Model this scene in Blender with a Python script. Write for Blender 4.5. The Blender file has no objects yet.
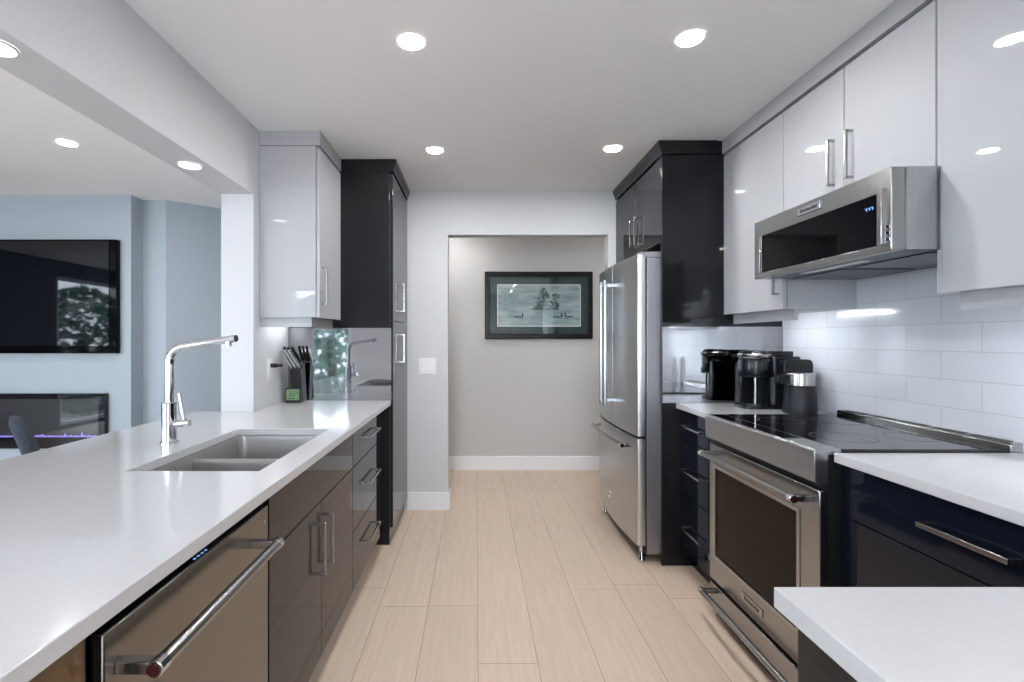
import bpy, bmesh, math, random
from mathutils import Vector, Matrix
random.seed(7)
scene = bpy.context.scene
COL = scene.collection
PI = math.pi

# ------------------------------------------------------------ camera, world, exposure
F = 488.0
cam_d = bpy.data.cameras.new('camera')
cam = bpy.data.objects.new('camera', cam_d); COL.objects.link(cam)
cam.location = (0, 0, 1.296); cam.rotation_euler = (PI/2, 0, 0)
cam_d.sensor_fit = 'HORIZONTAL'; cam_d.sensor_width = 36.0
cam_d.lens = F/1024*36.0
cam_d.shift_x = 36/1024; cam_d.shift_y = -1/1024
cam_d.clip_start = 0.02
scene.camera = cam
scene.view_settings.view_transform = 'Standard'
scene.view_settings.look = 'None'
scene.view_settings.gamma = 1.0
scene.view_settings.use_curve_mapping = False
scene.view_settings.exposure = 0.42

SKY_STRENGTH = 11.5
LAMP = 400.0          # ceiling downlight lens radiance
LED = 34.0            # under-cabinet strip radiance
world = bpy.data.worlds.new('sky'); scene.world = world
world.use_nodes = True
wn = world.node_tree.nodes; wl = world.node_tree.links
bg = wn['Background']
geo = wn.new('ShaderNodeTexCoord'); sep = wn.new('ShaderNodeSeparateXYZ'); ramp = wn.new('ShaderNodeValToRGB')
wl.new(geo.outputs['Generated'], sep.inputs[0]); wl.new(sep.outputs['Z'], ramp.inputs[0])
ramp.color_ramp.elements[0].position = 0.0; ramp.color_ramp.elements[0].color = (.80, .90, 1, 1)
ramp.color_ramp.elements[1].position = 0.7; ramp.color_ramp.elements[1].color = (.56, .73, 1, 1)
wl.new(ramp.outputs[0], bg.inputs['Color']); bg.inputs['Strength'].default_value = SKY_STRENGTH
try:
    scene.cycles.max_bounces = 12; scene.cycles.diffuse_bounces = 8; scene.cycles.glossy_bounces = 6
    scene.cycles.transparent_max_bounces = 8; scene.cycles.caustics_reflective = False; scene.cycles.caustics_refractive = False
    scene.cycles.sample_clamp_indirect = 6.0
except Exception:
    pass
def portal(name, loc, rot, sx, sy):
    l = bpy.data.lights.new(name, 'AREA'); l.shape = 'RECTANGLE'; l.size = sx; l.size_y = sy
    o = bpy.data.objects.new(name, l); COL.objects.link(o); o.location = loc; o.rotation_euler = rot
    l.cycles.is_portal = True
portal('window_portal', (-6.02, -.895, 1.13), (0, -PI/2, 0), 2.16, 3.0)
portal('window_portal', (-.45, -2.62, 1.13), (PI/2, 0, 0), 1.4, 2.16)
portal('window_portal', (-4.65, -2.62, 1.13), (PI/2, 0, 0), 2.4, 2.16)
portal('window_portal', (-2.62, -2.62, 1.15), (PI/2, 0, 0), .75, 2.0)

# ------------------------------------------------------------ materials
def srgb(r, g, b):
    f = lambda c: (c/255/12.92) if c/255 <= .04045 else ((c/255+.055)/1.055)**2.4
    return (f(r), f(g), f(b), 1)
def mat(name, color, rough=.5, metal=0.0, spec=.5, coat=0.0, noise=0.0, nscale=40, stretch=None, bump=0.0, emit=None, estr=0.0, rvar=0.0):
    m = bpy.data.materials.new(name); m.use_nodes = True
    nt = m.node_tree; N = nt.nodes; L = nt.links; p = N['Principled BSDF']
    if len(color) == 3: color = (*color, 1)
    p.inputs['Base Color'].default_value = color
    p.inputs['Roughness'].default_value = rough; p.inputs['Metallic'].default_value = metal
    p.inputs['Specular IOR Level'].default_value = spec
    p.inputs['Coat Weight'].default_value = coat; p.inputs['Coat Roughness'].default_value = .02
    if emit:
        p.inputs['Emission Color'].default_value = (*emit[:3], 1); p.inputs['Emission Strength'].default_value = estr
    if noise or bump or rvar:
        tc = N.new('ShaderNodeTexCoord'); mp = N.new('ShaderNodeMapping'); nz = N.new('ShaderNodeTexNoise')
        mp.inputs['Scale'].default_value = stretch or (1, 1, 1)
        nz.inputs['Scale'].default_value = nscale; nz.inputs['Detail'].default_value = 5
        L.new(tc.outputs['Object'], mp.inputs[0]); L.new(mp.outputs[0], nz.inputs['Vector'])
        if noise:
            r = N.new('ShaderNodeValToRGB')
            r.color_ramp.elements[0].position = .3; r.color_ramp.elements[1].position = .7
            r.color_ramp.elements[0].color = tuple(c*(1-noise) for c in color[:3])+(1,)
            r.color_ramp.elements[1].color = tuple(min(1, c*(1+noise)) for c in color[:3])+(1,)
            L.new(nz.outputs['Fac'], r.inputs[0]); L.new(r.outputs[0], p.inputs['Base Color'])
        if rvar:
            mr = N.new('ShaderNodeMapRange'); mr.inputs['To Min'].default_value = max(0, rough-rvar); mr.inputs['To Max'].default_value = rough+rvar
            L.new(nz.outputs['Fac'], mr.inputs['Value']); L.new(mr.outputs[0], p.inputs['Roughness'])
        if bump:
            b = N.new('ShaderNodeBump'); b.inputs['Strength'].default_value = bump; b.inputs['Distance'].default_value = .002
            L.new(nz.outputs['Fac'], b.inputs['Height']); L.new(b.outputs[0], p.inputs['Normal'])
    return m

M = {}
M['wall'] = mat('white_wall_paint', (.61, .615, .63), .6, noise=.01, nscale=300, bump=.05)
M['hall'] = mat('warm_grey_wall_paint', (.52, .51, .50), .6, noise=.01, nscale=300, bump=.05)
M['living'] = mat('blue_grey_wall_paint', (.385, .435, .48), .6, noise=.01, nscale=300, bump=.05)
M['ceil'] = mat('ceiling_paint', (.94, .94, .94), .8, noise=.01, nscale=200)
M['trim'] = mat('white_trim_paint', (.80, .80, .81), .35, noise=.01, nscale=100)
M['gloss_white'] = mat('gloss_white_lacquer', (.45, .455, .47), .02, coat=0, noise=.008, nscale=6)
M['gloss_dark'] = mat('gloss_charcoal_lacquer', (.010, .010, .012), .04, spec=.32, coat=0, noise=.02, nscale=5)
M['gloss_navy'] = mat('gloss_black_lacquer', (.006, .008, .016), .05, spec=.3, coat=0, noise=.02, nscale=5)
M['carcass'] = mat('dark_carcass_gap_shade', (.05, .05, .055), .7, noise=.05)  # dark carcass colour, also used to paint shade into the door gaps
M['quartz'] = mat('white_quartz', (.535, .535, .545), .12, noise=.02, nscale=90, coat=.3)
M['steel'] = mat('brushed_steel', (.37, .368, .36), .24, 1.0, noise=.03, nscale=300, stretch=(1, .02, 1), rvar=.015)
M['steel_dark'] = mat('dark_brushed_steel', (.23, .215, .195), .22, 1.0, noise=.03, nscale=300, stretch=(1, .02, 1), rvar=.015)
M['steel_v'] = mat('upright_brushed_steel', (.50, .505, .51), .30, 1.0, noise=.03, nscale=300, stretch=(1, 1, .02), rvar=.015)
M['steel_dull'] = mat('grey_metal_case', (.36, .36, .38), .42, .9, noise=.05, nscale=80)
M['chrome'] = mat('chrome', (.68, .69, .71), .05, 1.0, noise=.02, nscale=20)
M['nickel'] = mat('brushed_nickel', (.46, .445, .43), .22, 1.0, noise=.04, nscale=90)
M['sink'] = mat('grey_sink_steel', (.30, .29, .285), .38, .55, noise=.05, nscale=150)
M['black'] = mat('black_plastic', (.012, .012, .014), .35, noise=.2, nscale=80)
M['black_gloss'] = mat('black_glass', (.006, .006, .008), .03, noise=.1, nscale=4)
M['oven_glass'] = mat('brown_black_oven_glass', (.010, .006, .003), .05, spec=.12, noise=.2, nscale=4)
M['door_glass'] = mat('black_door_glass', (.002, .002, .003), .04, spec=.08, noise=.1, nscale=4)
M['screen'] = mat('screen_glass', (.002, .003, .005), .03, spec=.4, noise=.1, nscale=3)
M['jug_black'] = mat('matte_black_enamel', (.008, .009, .013), .42, spec=.3, noise=.1, nscale=60)
M['machine'] = mat('satin_black_plastic', (.006, .007, .010), .22, spec=.35, noise=.1, nscale=60)
M['fabric'] = mat('grey_blue_tweed', (.035, .045, .06), .95, noise=.5, nscale=160, bump=.4)
M['dark_wood'] = mat('dark_wood', (.05, .035, .025), .4, noise=.3, nscale=20, stretch=(1, 1, .1))
M['red'] = mat('dark_red_enamel', (.03, .004, .005), .25, noise=.05)
M['plate_white'] = mat('white_plastic', (.78, .78, .78), .3, noise=.01)
M['lcd'] = mat('green_lcd', (.16, .24, .13), .3, noise=.1, nscale=200, emit=(.2, .35, .15), estr=.12)
M['ink'] = mat('dark_ink', (.015, .015, .018), .5, noise=.1)
M['blue_led'] = mat('blue_led', (.05, .1, .4), .4, noise=.05, emit=(.2, .4, 1), estr=1.2)
M['white_led'] = mat('white_led', (.8, .8, .8), .4, noise=.01, emit=(.8, .9, 1), estr=1.5)
M['lamp'] = mat('lamp_lens', (.9, .9, .9), .4, noise=.01, emit=(.98, .985, .99), estr=LAMP)
M['lamp_hall'] = mat('hall_lamp_lens', (.9, .9, .9), .4, noise=.01, emit=(.98, .985, .99), estr=LAMP*.85)
M['lamp_dim'] = mat('dimmed_lamp_lens', (.9, .9, .9), .4, noise=.01, emit=(.98, .985, .99), estr=LAMP*.02)
M['led'] = mat('led_strip', (.9, .9, .9), .4, noise=.01, emit=(.93, .97, 1), estr=LED)
M['led_soft'] = mat('soft_led_strip', (.9, .9, .9), .4, noise=.01, emit=(.93, .97, 1), estr=LED*.35)
M['flame'] = mat('violet_flame', (.1, .05, .2), .5, noise=.1, emit=(.36, .30, 1), estr=.6)
M['mat_green'] = mat('dark_green_mat_board', (.003, .028, .030), .3, spec=.2, noise=.08, nscale=30)
M['gloss_brown'] = mat('gloss_brown_wood', (.13, .07, .028), .12, noise=.25, nscale=14, stretch=(1, 1, .12))
M['frame_black'] = mat('black_frame_wood', (.008, .007, .007), .3, spec=.25, noise=.2, nscale=40)
M['bark'] = mat('bark', (.07, .05, .035), .9, noise=.3, nscale=15)
M['leaf'] = mat('leaf_green', (.10, .17, .12), .6, noise=.4, nscale=4)
M['bounce_ground'] = mat('pale_bounce_ground', (.42, .41, .39), .9, noise=.3, nscale=8)  # pale so the unseen ground bounces daylight onto the ceiling
M['vent'] = mat('grey_filter_mesh', (.05, .06, .075), .3, .8, noise=.35, nscale=260)
M['side_wall'] = mat('dark_slate_wall_paint', (.07, .085, .11), .6, noise=.02, nscale=200)
M['curtain'] = mat('navy_curtain', (.02, .04, .09), .9, noise=.2, nscale=20, stretch=(1, 1, .05))

def glass_mat():
    m = bpy.data.materials.new('window_glass'); m.use_nodes = True
    N = m.node_tree.nodes; L = m.node_tree.links; N.remove(N['Principled BSDF'])
    t = N.new('ShaderNodeBsdfTransparent'); g = N.new('ShaderNodeBsdfGlossy'); lw = N.new('ShaderNodeLayerWeight'); lw.inputs[0].default_value = .5; pw = N.new('ShaderNodeMath'); pw.operation = 'POWER'; pw.inputs[1].default_value = 4
    f = N.new('ShaderNodeMath'); f.operation = 'MULTIPLY_ADD'; f.inputs[1].default_value = .5; f.inputs[2].default_value = .05; x = N.new('ShaderNodeMixShader')
    L.new(lw.outputs['Facing'], pw.inputs[0]); L.new(pw.outputs[0], f.inputs[0])
    g.inputs['Roughness'].default_value = .02
    L.new(f.outputs[0], x.inputs[0]); L.new(t.outputs[0], x.inputs[1]); L.new(g.outputs[0], x.inputs[2]); L.new(x.outputs[0], N['Material Output'].inputs[0])
    return m
M['glass'] = glass_mat()
M['smoked_mirror'] = mat('smoked_mirror', (.36, .36, .375), .04, 1.0, noise=.02, nscale=3)


def floor_mat():
    m = bpy.data.materials.new('pale_oak_planks'); m.use_nodes = True
    N = m.node_tree.nodes; L = m.node_tree.links; p = N['Principled BSDF']
    tc = N.new('ShaderNodeTexCoord')
    sp = N.new('ShaderNodeSeparateXYZ'); L.new(tc.outputs['Object'], sp.inputs[0])
    def mth(op, a, b):
        n = N.new('ShaderNodeMath'); n.operation = op
        for k, v in enumerate((a, b)):
            if v is None: continue
            if isinstance(v, (int, float)): n.inputs[k].default_value = v
            else: L.new(v, n.inputs[k])
        return n.outputs[0]
    across = mth('ADD', sp.outputs['X'], 24*10-.0085)
    row = mth('FLOOR', mth('DIVIDE', across, .24), None)
    wn_ = N.new('ShaderNodeTexWhiteNoise'); wn_.noise_dimensions = '1D'; L.new(row, wn_.inputs['W'])
    along = mth('ADD', sp.outputs['Y'], mth('MULTIPLY', wn_.outputs['Value'], 2.3))
    cb = N.new('ShaderNodeCombineXYZ'); L.new(along, cb.inputs[0]); L.new(across, cb.inputs[1])
    br = N.new('ShaderNodeTexBrick'); br.offset = 0
    br.inputs['Scale'].default_value = 1; br.inputs['Brick Width'].default_value = 2.3; br.inputs['Row Height'].default_value = .24
    br.inputs['Mortar Size'].default_value = .0016; br.inputs['Mortar Smooth'].default_value = .2; br.inputs['Bias'].default_value = 0
    br.inputs['Color1'].default_value = (.66, .525, .415, 1); br.inputs['Color2'].default_value = (.60, .475, .375, 1); br.inputs['Mortar'].default_value = (.33, .235, .165, 1)
    L.new(cb.outputs[0], br.inputs['Vector'])
    m2 = N.new('ShaderNodeMapping'); m2.inputs['Scale'].default_value = (22, 1.1, 1); L.new(tc.outputs['Object'], m2.inputs[0])
    nz = N.new('ShaderNodeTexNoise'); nz.inputs['Scale'].default_value = 2.4; nz.inputs['Detail'].default_value = 8; nz.inputs['Distortion'].default_value = 1.2
    L.new(m2.outputs[0], nz.inputs['Vector'])
    rp = N.new('ShaderNodeValToRGB'); rp.color_ramp.elements[0].position = .3; rp.color_ramp.elements[0].color = (.91, .90, .89, 1)
    rp.color_ramp.elements[1].position = .75; rp.color_ramp.elements[1].color = (1.06, 1.06, 1.06, 1)
    L.new(nz.outputs['Fac'], rp.inputs[0])
    mx = N.new('ShaderNodeMix'); mx.data_type = 'RGBA'; mx.blend_type = 'MULTIPLY'; mx.inputs[0].default_value = 1
    L.new(br.outputs['Color'], mx.inputs[6]); L.new(rp.outputs[0], mx.inputs[7]); L.new(mx.outputs[2], p.inputs['Base Color'])
    p.inputs['Roughness'].default_value = .42; p.inputs['Specular IOR Level'].default_value = .35
    b = N.new('ShaderNodeBump'); b.inputs['Strength'].default_value = .25; b.inputs['Distance'].default_value = .002; b.invert = True
    L.new(br.outputs['Fac'], b.inputs['Height']); L.new(b.outputs[0], p.inputs['Normal'])
    return m
M['floor'] = floor_mat()

def tile_mat():
    m = bpy.data.materials.new('white_gloss_tile'); m.use_nodes = True
    N = m.node_tree.nodes; L = m.node_tree.links; p = N['Principled BSDF']
    tc = N.new('ShaderNodeTexCoord'); sp = N.new('ShaderNodeSeparateXYZ'); cb = N.new('ShaderNodeCombineXYZ')
    L.new(tc.outputs['Object'], sp.inputs[0]); L.new(sp.outputs['Y'], cb.inputs[0]); L.new(sp.outputs['Z'], cb.inputs[1])
    mp = N.new('ShaderNodeMapping'); mp.inputs['Location'].default_value = (-1.697, -.9405, 0)
    L.new(cb.outputs[0], mp.inputs[0])
    br = N.new('ShaderNodeTexBrick'); br.offset = .5
    br.inputs['Scale'].default_value = 1; br.inputs['Brick Width'].default_value = .3; br.inputs['Row Height'].default_value = .1043
    br.inputs['Mortar Size'].default_value = .0016; br.inputs['Mortar Smooth'].default_value = .1
    c = (.66, .67, .71, 1); br.inputs['Color1'].default_value = c; br.inputs['Color2'].default_value = (.64, .655, .70, 1); br.inputs['Mortar'].default_value = (.52, .52, .55, 1)
    L.new(mp.outputs[0], br.inputs['Vector']); L.new(br.outputs['Color'], p.inputs['Base Color'])
    p.inputs['Roughness'].default_value = .1
    b = N.new('ShaderNodeBump'); b.inputs['Strength'].default_value = .4; b.inputs['Distance'].default_value = .002; b.invert = True
    L.new(br.outputs['Fac'], b.inputs['Height']); L.new(b.outputs[0], p.inputs['Normal'])
    return m
M['tile'] = tile_mat()

def print_mat():
    m = bpy.data.materials.new('misty_lake_print'); m.use_nodes = True
    N = m.node_tree.nodes; L = m.node_tree.links; p = N['Principled BSDF']
    tc = N.new('ShaderNodeTexCoord'); mp = N.new('ShaderNodeMapping'); mp.inputs['Scale'].default_value = (2.2, 1, 9)
    L.new(tc.outputs['Object'], mp.inputs[0])
    nz = N.new('ShaderNodeTexNoise'); nz.inputs['Scale'].default_value = 2.2; nz.inputs['Detail'].default_value = 6; L.new(mp.outputs[0], nz.inputs['Vector'])
    r = N.new('ShaderNodeValToRGB'); r.color_ramp.elements[0].position = .3; r.color_ramp.elements[0].color = (.16, .25, .26, 1)
    r.color_ramp.elements[1].position = .62; r.color_ramp.elements[1].color = (.36, .45, .45, 1)
    L.new(nz.outputs['Fac'], r.inputs[0]); L.new(r.outputs[0], p.inputs['Base Color']); p.inputs['Roughness'].default_value = .2
    return m
M['print'] = print_mat()

# ------------------------------------------------------------ mesh helpers
class MB:
    def __init__(s): s.bm = bmesh.new()
    def box(s, x0, x1, y0, y1, z0, z1):
        v = [s.bm.verts.new((x, y, z)) for x in (x0, x1) for y in (y0, y1) for z in (z0, z1)]
        for q in ((0, 1, 3, 2), (4, 6, 7, 5), (0, 4, 5, 1), (2, 3, 7, 6), (0, 2, 6, 4), (1, 5, 7, 3)):
            s.bm.faces.new([v[i] for i in q])
        return s
    def rings(s, rings, cap0=True, cap1=True, close=True):
        R = [[s.bm.verts.new(p) for p in r] for r in rings]
        n = len(R[0])
        for a, b in zip(R, R[1:]):
            for i in range(n if close else n-1):
                j = (i+1) % n
                s.bm.faces.new((a[i], a[j], b[j], b[i]))
        if cap0: s.bm.faces.new(R[0][::-1])
        if cap1: s.bm.faces.new(R[-1])
        return s
    def tube(s, pts, rad, n=16, caps=True):
        pts = [Vector(p) for p in pts]
        if not isinstance(rad, (list, tuple)): rad = [rad]*len(pts)
        up = None; rings = []
        for i, p in enumerate(pts):
            d = (pts[min(i+1, len(pts)-1)]-pts[max(i-1, 0)]).normalized()
            if up is None:
                up = Vector((0, 0, 1)) if abs(d.z) < .9 else Vector((1, 0, 0))
            a = d.cross(up).normalized(); up = a.cross(d).normalized()
            rings.append([p+(a*math.cos(t)+up*math.sin(t))*rad[i] for t in (2*PI*k/n for k in range(n))])
        return s.rings(rings, caps, caps)
    def lathe(s, c, prof, n=24):   # prof: list of (r, z), closed by caps
        c = Vector(c)
        return s.rings([[c+Vector((r*math.cos(2*PI*k/n), r*math.sin(2*PI*k/n), z)) for k in range(n)] for r, z in prof])
    def prism(s, poly, axis, a, b):
        # poly is 2D; axis 'z': (x,y), 'y': (x,z), 'x': (y,z)
        f = {'z': lambda p, t: (p[0], p[1], t), 'y': lambda p, t: (p[0], t, p[1]), 'x': lambda p, t: (t, p[0], p[1])}[axis]
        return s.rings([[f(p, a) for p in poly], [f(p, b) for p in poly]])
    def slab(s, xs, ys, keep, z0, z1):
        V = {}
        def v(i, j, k):
            if (i, j, k) not in V: V[i, j, k] = s.bm.verts.new((xs[i], ys[j], (z0, z1)[k]))
            return V[i, j, k]
        K = {(i, j) for i in range(len(xs)-1) for j in range(len(ys)-1) if keep(i, j)}
        for i, j in K:
            s.bm.faces.new((v(i, j, 1), v(i+1, j, 1), v(i+1, j+1, 1), v(i, j+1, 1)))
            s.bm.faces.new((v(i, j, 0), v(i, j+1, 0), v(i+1, j+1, 0), v(i+1, j, 0)))
            for (a, b, c, d, e, f) in ((i, j, i+1, j, i, j-1), (i+1, j, i+1, j+1, i+1, j), (i+1, j+1, i, j+1, i, j+1), (i, j+1, i, j, i-1, j)):
                if (e, f) not in K: s.bm.faces.new((v(a, b, 0), v(c, d, 0), v(c, d, 1), v(a, b, 1)))
        return s
    def build(s, name, m, parent=None, bevel=0.0, smooth=False, seg=2):
        bmesh.ops.recalc_face_normals(s.bm, faces=s.bm.faces[:])
        root = parent
        while root is not None and root.parent is not None: root = root.parent
        if root is not None:
            bmesh.ops.transform(s.bm, matrix=root['_inv'] if False else Matrix.Translation(-root.location), verts=s.bm.verts[:])
        me = bpy.data.meshes.new(name); s.bm.to_mesh(me); s.bm.free()
        o = bpy.data.objects.new(name, me); COL.objects.link(o); me.materials.append(M[m])
        if parent is not None: o.parent = parent
        if bevel:
            b = o.modifiers.new('bevel', 'BEVEL'); b.width = bevel; b.segments = seg; b.limit_method = 'ANGLE'; b.angle_limit = .6
        if smooth or bevel:
            for p in me.polygons: p.use_smooth = True
            if smooth != 'all': 
                try: me.set_sharp_from_angle(angle=.7)
                except Exception: pass
        return o

def thing(name, label, cat, loc, group=None):
    o = bpy.data.objects.new(name, None); COL.objects.link(o); o.location = loc; o.empty_display_size = .05
    return tag(o, label, cat, group)
def tag(o, label, cat, group=None):
    o['label'] = label; o['category'] = cat
    if group: o['group'] = group
    return o
def struct(name, mb, m, label, bevel=0):
    o = mb.build(name, m, None, bevel); o['kind'] = 'structure'; o['label'] = label; o['category'] = name.split('_')[0]
    return o
def rrect(x0, x1, y0, y1, r, n=5):
    P = []
    for cx, cy, a0 in ((x1-r, y1-r, 0), (x0+r, y1-r, PI/2), (x0+r, y0+r, PI), (x1-r, y0+r, 1.5*PI)):
        for k in range(n+1):
            a = a0+PI/2*k/n; P.append((cx+r*math.cos(a), cy+r*math.sin(a)))
    return P
def text(name, body, size, m, parent, loc, rot, depth=.0006):
    c = bpy.data.curves.new(name, 'FONT'); c.body = body; c.size = size; c.extrude = depth; c.align_x = 'CENTER'; c.align_y = 'CENTER'
    tmp = bpy.data.objects.new('outline', c); me = bpy.data.meshes.new_from_object(tmp); bpy.data.objects.remove(tmp); me.materials.clear(); me.materials.append(M[m])
    o = bpy.data.objects.new(name, me); COL.objects.link(o); o.parent = parent
    root = parent
    while root.parent is not None: root = root.parent
    o.location = Vector(loc)-root.location; o.rotation_euler = rot
    return o

# square bar pull on a face at x = xf; s = direction it projects (+1 / -1)
def pull(parent, xf, s, y0, y1, z0, z1, m='nickel', proj=.032, t=.010):
    b = MB(); xa, xb = sorted((xf+s*(proj-t), xf+s*proj)); xc, xd = sorted((xf, xf+s*(proj-t*.5)))
    if (z1-z0) > (y1-y0):
        ym = (y0+y1)/2
        b.box(xa, xb, ym-t/2, ym+t/2, z0, z1)
        b.box(xc, xd, ym-t/2, ym+t/2, z0, z0+t); b.box(xc, xd, ym-t/2, ym+t/2, z1-t, z1)
    else:
        zm = (z0+z1)/2
        b.box(xa, xb, y0, y1, zm-t/2, zm+t/2)
        b.box(xc, xd, y0, y0+t, zm-t/2, zm+t/2); b.box(xc, xd, y1-t, y1, zm-t/2, zm+t/2)
    return b.build('handle', m, parent, .0012)

# round appliance bar along y with end caps and brackets, projecting to x = xb from face xf
def bar_handle(parent, xf, xb, y0, y1, z, r, m='steel', cap='chrome', medal=None, bow=0):
    n = 9; s = 1 if xb > xf else -1
    pts = [(xb+s*bow*(1-((2*k/(n-1))-1)**2), y0+.02+(y1-y0-.04)*k/(n-1), z) for k in range(n)]
    h = MB().tube(pts, r, 20).build('handle', m, parent, 0, True)
    for ya, yb, ym in ((y0, y0+.022, y0+.012), (y1-.022, y1, y1-.012)):
        e = MB(); e.tube([(xb, ya, z), (xb, yb, z)], r*1.12, 20); e.build('end_cap', cap, h, .0015, True)
        w = MB(); xa, xc = sorted((xf, xb)); w.box(xa, xc, ym-.010, ym+.010, z-r*.8, z+r*.8); w.build('bracket', m, h, .002)
    if medal:
        MB().tube([(xb, y0-.003, z), (xb, y0+.001, z)], r*.85, 20).build('medallion', medal, h, 0, True)
    return h

# ------------------------------------------------------------ setting
C = 2.44
WX, LX, BY, HY = 1.76, -1.186, 3.73, 4.87
struct('floor', MB().box(-6.1, 3.2, -2.7, 5.1, -.1, 0), 'floor', 'pale oak plank floor running away down the galley')
struct('ceiling', MB().box(-6.1, 3.2, -2.7, 5.1, C, C+.1), 'ceil', 'white flat ceiling with recessed lights')
struct('wall_right', MB().box(WX+.008, WX+.12, -2.7, BY, 0, C), 'wall', 'white wall behind the range cabinets')
b = MB(); b.box(-1.358, -.214, BY, BY+.1, 0, C); b.box(1.009, 3.1, BY, BY+.1, 0, C); b.box(-.214, 1.009, BY, BY+.1, 2.10, C)
struct('wall_back', b, 'wall', 'white wall with the square opening to the hall')
struct('wall_left', MB().box(-1.358, LX, 2.6, BY, 0, C), 'wall', 'white wall end beside the sink counter')
struct('wall_hall', MB().box(-1.46, 3.1, HY, HY+.1, 0, C), 'hall', 'warm grey hall wall behind the framed picture')
struct('wall_hall_end', MB().box(3.0, 3.1, BY+.1, HY, 0, C), 'hall', 'end wall of the hall')
struct('wall_hall_side', MB().box(-1.46, -1.36, BY, HY, 0, C), 'hall', 'left end wall of the hall')
struct('wall_television', MB().box(-6.0, -2.722, 3.85, 3.988, 0, C), 'living', 'pale blue grey wall carrying the television')
struct('wall_recess', MB().box(-6.0, -2.535, 3.988, 4.09, 0, C), 'living', 'short recessed grey wall right of the television wall')
struct('wall_angled', MB().prism([(-2.535, 3.988), (-1.46, 4.90), (-1.46, 5.04), (-2.60, 4.09), (-2.535, 4.09)], 'z', 0, C), 'living', 'slanting grey wall behind the faucet')
b = MB(); b.box(-6.1, -6.0, -2.7, -2.4, 0, C); b.box(-6.1, -6.0, .61, 5.1, 0, C); b.box(-6.1, -6.0, -2.4, .61, 2.21, C); b.box(-6.1, -6.0, -2.4, .61, 0, .05)
struct('wall_window_side', b, 'side_wall', 'living room wall with the garden window')
b = MB(); b.box(-6.0, -5.85, -2.7, -2.6, 0, C); b.box(-3.45, -3.0, -2.7, -2.6, 0, C); b.box(-2.25, -1.15, -2.7, -2.6, 0, C); b.box(.25, 1.88, -2.7, -2.6, 0, C); b.box(-1.15, .25, -2.7, -2.6, 2.21, C); b.box(-1.15, .25, -2.7, -2.6, 0, .05); b.box(-3.0, -2.25, -2.7, -2.6, 2.15, C); b.box(-3.0, -2.25, -2.7, -2.6, 0, .15); b.box(-5.85, -3.45, -2.7, -2.6, 2.21, C); b.box(-5.85, -3.45, -2.7, -2.6, 0, .05)
struct('wall_rear', b, 'wall', 'rear wall with a window behind the camera')
struct('ceiling_beam', MB().box(-1.358, LX, -2.6, 2.6, 2.074, C), 'wall', 'white dropped beam over the sink counter')
struct('baseboard_back', MB().box(-.524, -.199, BY-.015, BY, 0, .134).box(-.214, -.199, BY, BY+.1, 0, .134), 'trim', 'white baseboard left of the hall opening', .003)
struct('baseboard_hall', MB().box(-1.3, 3.0, HY-.015, HY, 0, .138), 'trim', 'white baseboard along the hall wall', .003)
struct('backsplash_tile', MB().box(WX, WX+.008, .0, 2.80, .90, 1.60), 'tile', 'white gloss long tiles between counter and wall cabinets')
def window(name, axis, at, a0, a1, z0, z1, mullions, label):
    b = MB(); f = .05
    def bx(p0, p1, q0, q1, d0=-.03, d1=.03):
        return b.box(at+d0, at+d1, p0, p1, q0, q1) if axis == 'x' else b.box(p0, p1, at+d0, at+d1, q0, q1)
    bx(a0, a1, z0, z0+f); bx(a0, a1, z1-f, z1); bx(a0, a0+f, z0+f, z1-f); bx(a1-f, a1, z0+f, z1-f)
    for m in mullions: bx(m-.03, m+.03, z0+f, z1-f)
    w = struct(name, b, 'trim', label)
    b = MB(); bx(a0+f, a1-f, z0+f, z1-f, -.003, .003); b.build('glass_pane', 'glass', w)
window('window_1', 'x', -6.05, -2.4, .61, .05, 2.21, (-.9,), 'tall white framed garden window mirrored in the television')
window('window_2', 'y', -2.65, -3.0, -2.25, .15, 2.15, (), 'white framed window behind the camera mirrored in the pantry side')
window('window_added_galley', 'y', -2.65, -1.15, .25, .05, 2.21, (-.45,), 'added white framed glass door behind the camera, letting daylight into the galley')  # unseen glass door added to bring daylight into the kitchen
window('window_3', 'y', -2.65, -5.85, -3.45, .05, 2.21, (-4.65,), 'added wide white framed glass door behind the camera, letting daylight into the living room')  # unseen opening added for more daylight from the rear
g = struct('ground', MB().box(-22, -6.3, -14, 9, -.6, -.5).box(-6.3, 5, -14, -2.9, -.6, -.5), 'bounce_ground', 'added pale ground outside the windows, bouncing daylight indoors')  # unseen pale ground added to throw light up indoors

# ------------------------------------------------------------ left run: pantry, wall cabinet, base units
def base_root(name, label, y0, y1, x, cat='cabinet', group=None): return thing(name, label, cat, (x, (y0+y1)/2, 0), group)

# pantry
t = thing('pantry_cabinet', 'tall gloss charcoal pantry cabinet at the far end of the sink counter', 'cabinet', (-.86, 3.4, 0))
MB().box(LX+.001, -.547, 3.085, BY-.001, 0, 2.36).build('body', 'gloss_dark', t, .0015)
MB().box(-.5465, -.543, 3.09, BY-.02, .1, 2.35).build('gap_shade', 'carcass', t)  # dark sheet that paints in the shade of the pantry door gaps
for z0, z1, h0, h1 in ((1.42, 2.348, 1.49, 1.69), (.11, 1.416, 1.14, 1.338)):
    d = MB().box(-.5425, -.525, 3.088, BY-.004, z0, z1).build('door', 'gloss_dark', t, .0015)
    pull(d, -.525, 1, 3.37, 3.39, h0, h1)
MB().box(LX+.001, -.535, 3.0805, 3.0848, .9155, 1.372).build('splash_panel', 'smoked_mirror', t)
MB().prism([(LX+.001, 2.36), (-.520, 2.36), (-.518, 2.38), (-.505, 2.415), (-.505, C-.001), (LX+.001, C-.001)], 'y', 3.083, BY-.001).build('crown', 'gloss_dark', t)

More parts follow.
